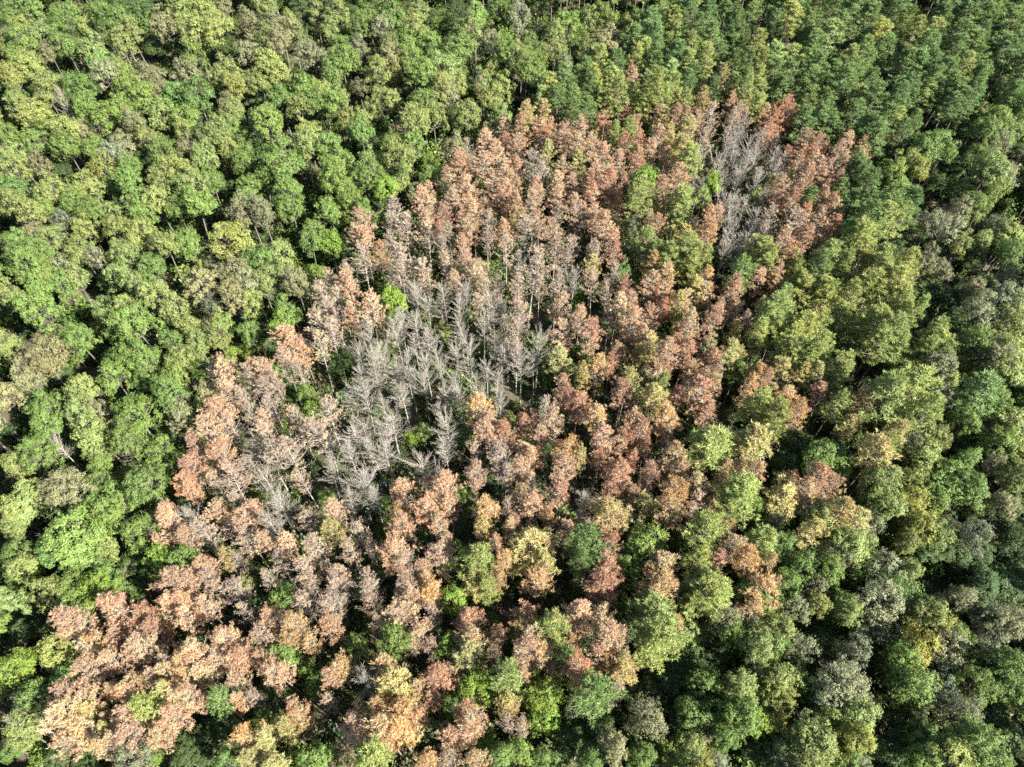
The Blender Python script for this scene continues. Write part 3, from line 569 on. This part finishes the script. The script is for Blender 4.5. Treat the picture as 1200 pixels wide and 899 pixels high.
(0, 674): """
190 60 80 y, 60 20 50 g, 90 150 60 y, 320 40 70 g, 430 40 80 l, 500 30 60 g, 340 130 70 g, 230 340 95 y, 230 260 50 g, 20 270 60 g,
50 440 85 l, 20 510 50 g, 150 540 70 g, 300 480 65 g, 70 600 80 w, 40 650 60 b, 40 740 85 y, 20 800 60 g, 100 240 50 d, 600 870 90 w,
690 880 50 l, 570 60 50 d, 640 40 60 d, 720 10 40 g, 1020 590 60 p, 980 710 50 d, 900 760 80 d, 1050 870 70 g, 850 860 70 d, 1160 760 75 u,
1170 860 65 f, 1050 680 60 d, 1150 50 55 y, 950 850 50 d, 400 870 60 d, 250 840 60 d, 540 140 85 r, 350 210 80 t, 310 270 60 r, 490 200 50 o,
640 210 75 r, 550 270 70 t, 730 260 70 r, 450 350 90 u, 420 420 80 t, 520 380 60 t, 650 350 85 t, 620 400 60 t, 740 390 45 k, 830 60 95 t,
800 150 70 t, 880 110 60 t, 860 190 60 t, 940 120 50 t, 990 40 60 k, 1090 60 60 k, 1160 150 60 k, 930 330 80 t, 880 410 75 u, 1060 290 80 t,
1010 380 60 t, 950 440 60 u, 1150 370 80 t, 1110 500 55 t, 1090 550 40 r, 800 460 70 u, 800 540 80 u, 870 560 70 t, 820 640 70 t,
750 510 60 f, 680 590 60 q, 720 580 40 l, 620 490 70 u, 510 510 55 u, 580 540 50 t, 690 470 50 t, 280 560 80 t, 390 560 60 t, 320 650 100 u,
400 640 70 f, 290 780 70 t, 370 740 80 u, 470 790 60 u, 610 650 75 t, 620 730 85 t, 700 740 60 u, 560 730 60 t, 740 700 50 t, 230 690 60 k,
480 700 40 f, 490 640 40 t, 1190 250 40 k, 1180 560 50 k""",
(300, 674): """
530 60 75 k, 540 140 70 k, 560 220 50 k, 370 30 70 k, 250 20 60 k, 230 130 75 k, 350 150 70 k, 370 220 65 t, 380 110 45 b, 60 190 65 t,
20 270 60 k, 30 220 45 k, 190 260 75 u, 140 290 50 u, 240 310 45 u, 10 370 40 t, 110 440 70 t, 370 420 75 u, 340 480 50 t, 500 490 60 b,
700 40 70 t, 700 110 75 t, 680 200 75 t, 830 80 70 u, 830 170 55 k, 790 10 50 u, 790 270 70 t, 730 310 45 k, 840 330 55 k, 860 460 80 r,
1000 200 70 r, 970 260 50 t, 1010 320 75 u, 1010 380 75 f, 1130 280 60 t, 1120 350 50 k, 600 420 65 u, 660 480 85 f, 760 540 50 u,
840 590 55 t, 560 550 40 u, 430 690 85 t, 500 740 70 t, 570 620 80 u, 600 690 75 u, 700 590 60 u, 720 660 70 u, 680 740 85 u, 640 780 60 t,
780 650 45 t, 180 610 55 r, 210 660 55 u, 140 720 70 f, 250 720 60 o, 30 740 60 f, 40 860 65 f, 340 590 50 k, 1000 620 60 r, 1000 690 90 t,
960 730 60 t, 900 790 65 t, 790 870 70 u, 1030 880 60 u, 900 840 60 k, 560 860 90 q, 440 890 50 t, 1040 40 70 f, 1100 60 50 q, 1130 20 40 u,
1170 620 55 f, 1190 700 50 k, 1170 480 70 q, 140 60 70 g, 460 80 50 d, 120 380 70 g, 230 430 60 g, 650 330 80 g, 940 150 60 l, 1110 220 50 g,
910 400 60 l, 1040 510 80 l, 920 600 55 g, 70 590 80 d, 60 650 60 g, 290 850 80 g, 220 880 50 l, 1160 810 70 g, 1080 800 60 l, 470 380 60 g,
390 830 60 o, 990 110 40 l, 280 520 60 g, 1080 720 40 y""",
(600, 674): """
120 20 75 u, 420 50 85 r, 480 30 50 r, 70 170 65 t, 60 230 55 f, 300 180 80 t, 260 260 50 t, 300 310 45 u, 190 230 70 q, 200 300 50 q,
80 320 85 t, 110 390 90 u, 60 450 60 u, 190 450 50 t, 420 200 70 u, 430 310 85 t, 400 370 60 t, 490 280 50 u, 430 420 50 u, 325 460 80 r,
520 400 60 f, 520 450 70 f, 500 540 55 k, 130 550 100 l, 80 580 60 y, 150 640 75 l, 390 610 95 p, 300 620 60 w, 10 630 50 u, 30 720 55 k,
650 680 95 w, 640 630 60 w, 700 40 90 u, 640 80 60 f, 650 200 95 q, 620 150 60 p, 690 270 90 q, 660 350 80 q, 790 210 55 u, 790 310 60 y,
890 60 85 q, 900 140 80 q, 860 110 50 q, 1130 60 90 u, 1120 110 60 u, 1190 40 40 t, 500 150 50 g, 250 400 55 p, 550 250 50 d, 1010 230 70 w,
1110 170 60 g, 1130 240 50 w, 900 270 50 y, 1050 150 60 g, 560 30 40 g, 1170 330 85 y, 1110 330 50 g, 1170 430 70 w, 1070 530 85 y,
1010 560 60 g, 1060 650 95 g, 1000 730 70 g, 1160 580 70 y, 1170 720 70 l, 1090 760 50 g, 850 820 80 y, 880 860 60 z, 770 830 70 g,
740 860 50 z, 960 870 60 w, 470 830 80 o, 120 870 80 g, 40 850 70 g, 250 780 90 d, 350 880 80 g, 620 560 90 d, 780 540 80 d, 900 500 90 g,
950 400 80 d, 850 400 90 d, 750 440 60 d, 850 640 90 g, 780 650 70 d, 720 530 60 d, 930 620 60 d, 580 740 80 d, 880 750 60 o, 1150 850 80 d,
430 740 70 d, 600 850 70 g, 980 320 60 g""",
(900, 674): """
100 60 85 g, 40 100 60 y, 130 120 70 w, 10 30 40 t, 240 40 70 w, 170 180 60 y, 80 250 90 y, 140 340 70 w, 40 330 70 g, 330 100 70 g,
370 160 80 y, 440 190 50 z, 270 200 50 g, 560 90 120 w, 640 60 90 g, 530 50 80 d, 480 80 60 d, 540 230 80 w, 510 280 50 w, 430 340 80 w,
310 340 45 y, 240 300 70 d, 740 190 90 y, 800 220 75 z, 820 160 50 y, 700 300 90 z, 640 370 80 g, 730 340 50 z, 620 300 50 g, 850 330 100 w,
920 280 80 g, 840 400 70 w, 1080 200 90 o, 1150 230 80 w, 1060 300 75 w, 1000 130 80 d, 1170 290 60 g, 1130 80 90 d, 1000 60 90 d,
900 100 80 o, 1100 420 100 g, 1120 500 90 g, 990 500 80 g, 1180 590 60 y, 40 470 90 y, 50 560 90 y, 150 500 70 g, 30 680 70 z, 330 490 110 w,
410 540 100 w, 280 560 80 w, 420 650 100 y, 470 600 60 y, 200 760 110 y, 260 700 80 y, 130 700 60 y, 230 860 100 y, 400 780 85 z,
350 840 70 g, 420 870 70 w, 100 840 80 w, 40 800 80 d, 510 810 60 g, 660 490 100 g, 720 530 80 w, 600 540 70 g, 580 460 60 d, 690 600 60 w,
830 540 80 w, 900 640 90 w, 950 660 60 y, 830 640 60 o, 930 770 120 g, 860 860 110 y, 1000 740 70 w, 760 760 80 g, 720 850 70 g, 640 700 90 d,
620 800 80 d, 1080 680 80 d, 1130 780 90 d, 1050 870 80 g, 1170 870 60 d, 80 430 60 d, 1050 610 60 d, 800 460 70 d, 420 250 50 d, 940 430 40 d""",
}

# ------------------------------------------------------------------ the setting: forest floor
def ground_sheet():
    g = Geo()
    near = np.linspace(-170, 170, 69); far = np.array([-3000, -1500, -800, -450, -260])
    xs = np.concatenate([far, near, -far[::-1]])
    ys = np.concatenate([np.array([-3000, -1500, -700, -300, -120]), np.linspace(-60, 330, 79), np.array([430, 600, 900, 1600, 4000])])
    X, Y = np.meshgrid(xs, ys)
    fade = np.clip(1.6 - np.hypot(X, Y - 120) / 400, 0, 1)
    Z = ground_z(X, Y) * fade
    v = np.column_stack([X.ravel(), Y.ravel(), Z.ravel()])
    nx = len(xs)
    i = (np.arange(len(ys) - 1)[:, None] * nx + np.arange(nx - 1)[None, :]).ravel()
    g.add(v, np.column_stack([i, i + 1, i + nx + 1, i + nx]))
    o = bpy.data.objects.new("ground", g.mesh("ground", [ground_mat()], True))
    o["kind"] = "structure"
    o["label"] = "brown leaf litter and low green cover on the forest floor"
    COL.objects.link(o)
ground_sheet()

# ------------------------------------------------------------------ tree models (meshes shared between alike trees)
def family(kind, seeds, maker, mats, **kw):
    res = []
    for s in seeds:
        tr, br, cr = maker(s, **kw)
        res.append((tr.mesh(kind + "_trunk", [mats[0]], True), br.mesh(kind + "_limbs", [mats[1]]),
                    cr.mesh(kind + "_crown", [mats[2]]) if cr else None))
    return res

# crown depth, clumps, leaves to a spray, leaf size, share of clumps gone
BROAD = [(3.7, 38, 13, .17, .14), (3.1, 30, 13, .18, .20), (4.4, 52, 13, .16, .20), (3.4, 60, 12, .15, .24), (4.0, 26, 14, .19, .10), (2.9, 44, 13, .16, .16),
         (4.6, 34, 12, .18, .24), (3.6, 48, 13, .17, .28), (3.2, 36, 14, .16, .12), (4.1, 42, 12, .19, .22), (3.8, 56, 12, .15, .18), (3.3, 28, 14, .20, .18)]
MODELS = {
    'broad': sum((family("broadleaf", [100 + q], broadleaf, (M_OAKBARK, M_OAKBARK, M_LEAF), depth=dp, n_lobe=nl, leaves=lv, size=sz, gap=gp)
                  for q, (dp, nl, lv, sz, gp) in enumerate(BROAD)), []),
    'thin': family("thin_broadleaf", range(120, 125), broadleaf, (M_OAKBARK, M_OAKBARK, M_LEAF), sprays=20, leaves=7, size=0.175, gap=0.22),
    'pine': family("pine", range(200, 208), pine, (M_BARK, M_BARK, M_PINE), keep=0.97, twigs=False),
    'fade': family("fading_pine", range(220, 226), pine, (M_BARK, M_BARK, M_PINE), keep=0.86, twigs=False),
    'dead': family("dead_pine", range(240, 250), pine, (M_BARK, M_TWIG, M_DEAD), keep=0.82, tuft=14, length=0.31, width=0.072, droop=0.06, base=0.57, round_=0.6),
    'sparse': family("sparse_pine", range(260, 268), pine, (M_GREY, M_TWIG, M_DEAD), keep=0.62, tuft=9, length=0.27, width=0.06, droop=0.0, base=0.5, rise=0.35),
    'bare': family("bare_pine", range(280, 292), pine, (M_GREY, M_GREY, None), keep=0.0, bare=True, R=2.6, base=0.5, rise=0.5),
}

# look: (model, colour, patchiness, look words, object name, category, group, height rule)
LOOKS = {
    'g': ('broad', (0.138, 0.208, 0.050), 0.94, "mid-green broadleaf tree", "green_broadleaf_tree", "broadleaf tree", "green broadleaf trees of the surrounding wood"),
    'l': ('broad', (0.170, 0.255, 0.040), 0.95, "bright lime-green broadleaf tree", "green_broadleaf_tree", "broadleaf tree", "green broadleaf trees of the surrounding wood"),
    'y': ('broad', (0.205, 0.248, 0.076), 0.94, "yellow-green broadleaf tree", "yellow_green_broadleaf_tree", "yellow-green tree", "yellow-green broadleaf trees of the surrounding wood"),
    'z': ('broad', (0.260, 0.265, 0.060), 0.9, "golden yellow broadleaf tree", "golden_broadleaf_tree", "golden tree", "golden broadleaf trees"),
    'd': ('broad', (0.075, 0.118, 0.036), 0.93, "low dark green broadleaf tree", "dark_green_broadleaf_tree", "shaded tree", "low dark broadleaf trees in the gaps"),  # shade among the taller crowns is put into this darker green
    'o': ('broad', (0.200, 0.205, 0.100), 0.88, "olive-brown broadleaf tree", "olive_broadleaf_tree", "olive tree crown", "olive-brown broadleaf trees"),
    'w': ('thin', (0.190, 0.215, 0.115), 0.9, "thin-crowned grey-green broadleaf tree", "thin_broadleaf_tree", "thin-crowned tree", "thin-crowned grey-green broadleaf trees"),
    'p': ('pine', (0.145, 0.218, 0.070), 0.95, "healthy green pine", "pine_tree", "pine", "living pines"),
    'q': ('pine', (0.270, 0.318, 0.100), 0.88, "pale yellow-green pine", "pine_tree", "pine", "living pines"),
    'f': ('fade', (0.385, 0.355, 0.145), 0.72, "straw-yellow fading pine", "fading_pine_tree", "fading pine", "fading pines"),
    'u': ('dead', (0.415, 0.275, 0.128), 0.68, "orange-tan dead pine", "orange_dead_pine_tree", "browned pine", "freshly browned pines"),
    't': ('dead', (0.400, 0.262, 0.166), 0.74, "pinkish-tan dead pine", "dead_pine_tree", "dead pine", "pinkish-tan dead pines"),
    'r': ('dead', (0.365, 0.205, 0.126), 0.78, "rust-red dead pine", "rust_red_dead_pine_tree", "browned pine", "freshly browned pines"),
    'k': ('sparse', (0.350, 0.265, 0.195), 0.74, "pinkish-grey thinning dead pine", "thinning_dead_pine_tree", "thinning pine", "dead pines losing their needles"),
    'b': ('bare', (0.40, 0.37, 0.33), .9, "bare grey dead pine", "bare_pine_tree", "bare pine", "bare grey pines"),
}
PINES = set('pqfutrkb')

TREES = []        # look, x, y, height, crown radius
for (ox, oy), rows in TILES.items():
    for item in rows.split(','):
        sx, sy, sr, c = item.split()
        px, py, pr = ox + int(sx) / 4, oy + int(sy) / 4, int(sr) / 4
        if c in PINES:
            H = (15.5 if c in 'bk' else 17.0 if c in 'pq' else 16.0) + RNG.normal(0, 1.1)
            if c == 'b' and py < 150:
                H = 15.5
            zc = H * 0.8
            x, y, t = at_height(px, py, zc)
            r = max(1.15, pr * t / F_PX * (1.15 if c in 'pq' else 1.02 if c in 'bk' else 1.04))
            H *= min(1.1, max(0.8, 0.74 + 0.11 * r))
            if c == 'b':
                r = max(r, 1.5)
        else:
            H, r = 14.0, 3.0
            for _ in range(4):
                zc = H - 0.95 * r
                x, y, t = at_height(px, py, zc)
                r = max(0.9, pr * t / F_PX * 1.05)
                if r < 1.75:
                    H = 2.2 + 3.4 * r
                else:
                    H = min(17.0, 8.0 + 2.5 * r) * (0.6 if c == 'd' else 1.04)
            H *= RNG.uniform(0.86, 1.1)
        TREES.append((c, float(x), float(y), float(H), float(r)))

# ------------------------------------------------------------------ labels: the tree's look, its size and what it stands beside
XY = np.array([(t[1], t[2]) for t in TREES])
by_look = {c: np.array([t[4] for t in TREES if t[0] == c]) for c in LOOKS}
SHORT = {'g': "mid-green tree", 'l': "lime-green tree", 'y': "yellow-green tree", 'z': "golden tree", 'd': "dark green tree", 'o': "olive-brown tree",
         'w': "thin grey-green tree", 'p': "green pine", 'q': "pale green pine", 'f': "straw-yellow pine", 'u': "orange-tan pine",
         't': "pinkish-tan pine", 'r': "rust-red pine", 'k': "thinning pine", 'b': "bare grey pine"}
ART = lambda s: ("an " if s[0] in "aeiou" else "a ") + s

TINT = [(RNG.uniform(0.82, 1.18), RNG.normal(0, 0.045)) for _ in TREES]
QUANT = {c: np.quantile(v, [0.1, 0.3, 0.7, 0.9]) for c, v in by_look.items()}
SIZE = [["very small ", "small ", "", "large ", "very large "][int(np.searchsorted(QUANT[t[0]], t[4]))] for t in TREES]
TONE = [("dark-toned " if v < 0.92 else "pale-toned " if v > 1.08 else "") for v, w in TINT]
NEAR = []
for i, t in enumerate(TREES):
    d = np.hypot(XY[:, 0] - t[1], XY[:, 1] - t[2]); d[i] = 1e9
    seen = []
    for j in np.argsort(d)[:9]:
        if d[j] < 11 and TREES[j][0] not in [TREES[k][0] for k in seen] and TREES[j][0] != t[0]:
            seen.append(int(j))
    NEAR.append(seen)

def phrase(i, level):
    c = TREES[i][0]
    look = LOOKS[c][3]
    name = lambda j, sized: ART((SIZE[j] if sized else "") + SHORT[TREES[j][0]])
    nb = NEAR[i]
    head = (TONE[i] if level >= 1 else "") + SIZE[i] + look
    if not nb:
        return head + " standing only among its like"
    if len(nb) == 1:
        return head + " among its like near " + name(nb[0], level >= 2)
    if level <= 1:
        return head + " between " + name(nb[0], False) + " and " + name(nb[1], False)
    if level == 2:
        return head + " between " + name(nb[0], True) + " and " + name(nb[1], False)
    if level == 3:
        return head + " between " + name(nb[0], False) + " and " + name(nb[1], True)
    if level == 4 and len(nb) > 2:
        return head + " between " + ", ".join(SHORT[TREES[j][0]] for j in nb[:2]) + " and " + SHORT[TREES[nb[2]][0]]
    return head + " beside " + name(nb[0], True)

LABEL = [None] * len(TREES)
for level in range(5):
    at = [phrase(i, level) for i in range(len(TREES))]
    count = {}
    for a in at:
        count[a] = count.get(a, 0) + 1
    for i, a in enumerate(at):
        if LABEL[i] is None and count[a] == 1 and len(a.replace("-", " ").split()) <= 16:
            LABEL[i] = a
for i in range(len(TREES)):
    if LABEL[i] is None:
        a = phrase(i, 1)
        LABEL[i] = a if len(a.replace("-", " ").split()) <= 16 else phrase(i, 5)

# ------------------------------------------------------------------ every tree a thing of its own: trunk, limbs, crown
def link(name, data, parent, loc=None):
    o = bpy.data.objects.new(name, data)
    COL.objects.link(o)
    if parent is not None:
        o.parent = parent
    return o

BASE_H = {'broad': (15.0, 3.0), 'thin': (15.0, 3.0)}
for i, (c, x, y, H, r) in enumerate(TREES):
    model, colr, patch, words, name, cat, group = LOOKS[c]
    tr, br, cr = MODELS[model][RNG.integers(len(MODELS[model]))]
    h0, r0 = BASE_H.get(model, (18.0, 2.4))
    root = bpy.data.objects.new(name, None)
    root.empty_display_size = 0.3
    COL.objects.link(root)
    root.location = (x, y, float(ground_z(x, y)) - 0.05)
    root.rotation_euler = (RNG.normal(0, 0.025), RNG.normal(0, 0.025), RNG.uniform(0, 6.283))
    sx = r / r0 * RNG.uniform(0.95, 1.05)
    root.scale = (sx, sx * RNG.uniform(0.92, 1.08), H / h0)
    root["label"] = LABEL[i]
    root["category"] = cat
    root["group"] = group
    v, warm = TINT[i]
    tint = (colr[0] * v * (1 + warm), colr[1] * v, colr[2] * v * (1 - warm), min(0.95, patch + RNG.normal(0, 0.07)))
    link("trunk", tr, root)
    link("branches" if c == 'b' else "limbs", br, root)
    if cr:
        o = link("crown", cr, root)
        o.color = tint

# ------------------------------------------------------------------ what nobody could count: undergrowth, and the wood beyond
def scatter(name, label, pts, rot, scl, idx, sources):
    """One object: sources set out on the points by geometry nodes."""
    col = bpy.data.collections.new(name + "_sources")
    for o in sources:
        col.objects.link(o)
    me = bpy.data.meshes.new(name)
    me.vertices.add(len(pts)); me.vertices.foreach_set("co", np.asarray(pts, np.float32).ravel())
    for nm, ty, val, key in (("turn", 'FLOAT_VECTOR', rot, "vector"), ("size", 'FLOAT_VECTOR', scl, "vector"), ("pick", 'INT', idx, "value")):
        a = me.attributes.new(nm, ty, 'POINT')
        a.data.foreach_set(key, np.asarray(val, np.int32 if ty == 'INT' else np.float32).ravel())
    ob = bpy.data.objects.new(name, me)
    ob["kind"] = "stuff"; ob["label"] = label
    COL.objects.link(ob)
    ng = bpy.data.node_groups.new(name, 'GeometryNodeTree')
    ng.interface.new_socket("Geometry", in_out='INPUT', socket_type='NodeSocketGeometry')
    ng.interface.new_socket("Geometry", in_out='OUTPUT', socket_type='NodeSocketGeometry')
    N, L = ng.nodes, ng.links
    gi, go = N.new("NodeGroupInput"), N.new("NodeGroupOutput")
    iop = N.new("GeometryNodeInstanceOnPoints")
    ci = N.new("GeometryNodeCollectionInfo"); ci.inputs["Collection"].default_value = col
    ci.inputs["Separate Children"].default_value = True; ci.inputs["Reset Children"].default_value = True
    def att(nm, ty):
        a = N.new("GeometryNodeInputNamedAttribute"); a.data_type = ty; a.inputs["Name"].default_value = nm
        return a.outputs["Attribute"]
    L.new(gi.outputs[0], iop.inputs["Points"])
    L.new(ci.outputs[0], iop.inputs["Instance"])
    iop.inputs["Pick Instance"].default_value = True
    L.new(att("pick", 'INT'), iop.inputs["Instance Index"])
    L.new(att("turn", 'FLOAT_VECTOR'), iop.inputs["Rotation"])
    L.new(att("size", 'FLOAT_VECTOR'), iop.inputs["Scale"])
    L.new(iop.outputs[0], go.inputs[0])
    ob.modifiers.new("scatter", 'NODES').node_group = ng
    return ob

def in_frame(x, y, z, m=0):
    px, py, dep = to_pixel(x, y, z)
    return dep > 0 and -m < px < 1200 + m and -m < py < 899 + m

# undergrowth
shrub_src = []
for k, colr in enumerate([(0.050, 0.085, 0.022), (0.075, 0.125, 0.026), (0.095, 0.120, 0.040), (0.110, 0.165, 0.030), (0.085, 0.085, 0.040), (0.045, 0.070, 0.026)]):
    o = bpy.data.objects.new("shrub_%d" % k, shrub(400 + k, colr))
    shrub_src.append(o)
pts, rot, scl, idx = [], [], [], []
n = 0
while n < 13000:
    x, y = RNG.uniform(-150, 150), RNG.uniform(-10, 245)
    if not in_frame(x, y, 2, 60):
        continue
    s = float(np.clip(RNG.lognormal(0.1, 0.5), 0.4, 3.4))
    pts.append((x, y, float(ground_z(x, y)))); rot.append((0, 0, RNG.uniform(0, 6.28)))
    scl.append((s, s, s * RNG.uniform(0.7, 1.3))); idx.append(RNG.integers(0, 6)); n += 1
scatter("undergrowth", "low green bushes and saplings covering the forest floor between the trunks", pts, rot, scl, idx, shrub_src)

# the same wood going on outside the picture
def merged_tree(name, maker, seed, mats, colr, **kw):
    tr, br, cr = maker(seed, **kw)
    g = Geo()
    g.merge(tr, 0); g.merge(br, 0); g.merge(cr, 1)
    return bpy.data.objects.new(name, g.mesh(name, [mats[0], stuff_leaf(colr)]))
broad_src = [merged_tree("wood_a%d" % k, broadleaf, 500 + k, [M_OAKBARK, M_LEAF], c) for k, c in
             enumerate([LOOKS['g'][1], LOOKS['y'][1], LOOKS['g'][1], LOOKS['d'][1], LOOKS['o'][1]])]
pine_src = [merged_tree("wood_b%d" % k, pine, 520 + k, [M_BARK, M_PINE], c, keep=0.97, twigs=False) for k, c in
            enumerate([LOOKS['p'][1], LOOKS['p'][1], LOOKS['q'][1]])]
sets = {'broad': ([], [], [], []), 'pine': ([], [], [], [])}
grid = {}
for t in TREES:
    grid.setdefault((int(t[1] // 6), int(t[2] // 6)), []).append((t[1], t[2], t[4]))
tries = 0
while tries < 9000:
    tries += 1
    x, y = RNG.uniform(-215, 215), RNG.uniform(-45, 275)
    kind = 'pine' if (y > 120 and x > 10) else 'broad'
    r = RNG.uniform(1.6, 2.5) if kind == 'pine' else RNG.uniform(2.2, 3.8)
    H = 18 * RNG.uniform(0.9, 1.05) if kind == 'pine' else 8 + 2.4 * r
    if in_frame(x, y, H * 0.75, 14):
        continue
    a, b = int(x // 6), int(y // 6)
    if any((x - u) ** 2 + (y - w) ** 2 < (0.82 * (r + q)) ** 2 for i in (-1, 0, 1) for j in (-1, 0, 1) for u, w, q in grid.get((a + i, b + j), [])):
        continue
    grid.setdefault((a, b), []).append((x, y, r))
    p, ro, sc_, ix = sets[kind]
    p.append((x, y, float(ground_z(x, y)))); ro.append((0, 0, RNG.uniform(0, 6.28)))
    k = r / (2.2 if kind == 'pine' else 3.0)
    sc_.append((k, k, H / (18 if kind == 'pine' else 15))); ix.append(RNG.integers(0, 3 if kind == 'pine' else 5))
scatter("broadleaf_wood", "green broadleaf wood going on around the photographed stand", *sets['broad'], broad_src)
scatter("pine_wood", "green pine wood going on beyond the photographed stand", *sets['pine'], pine_src)
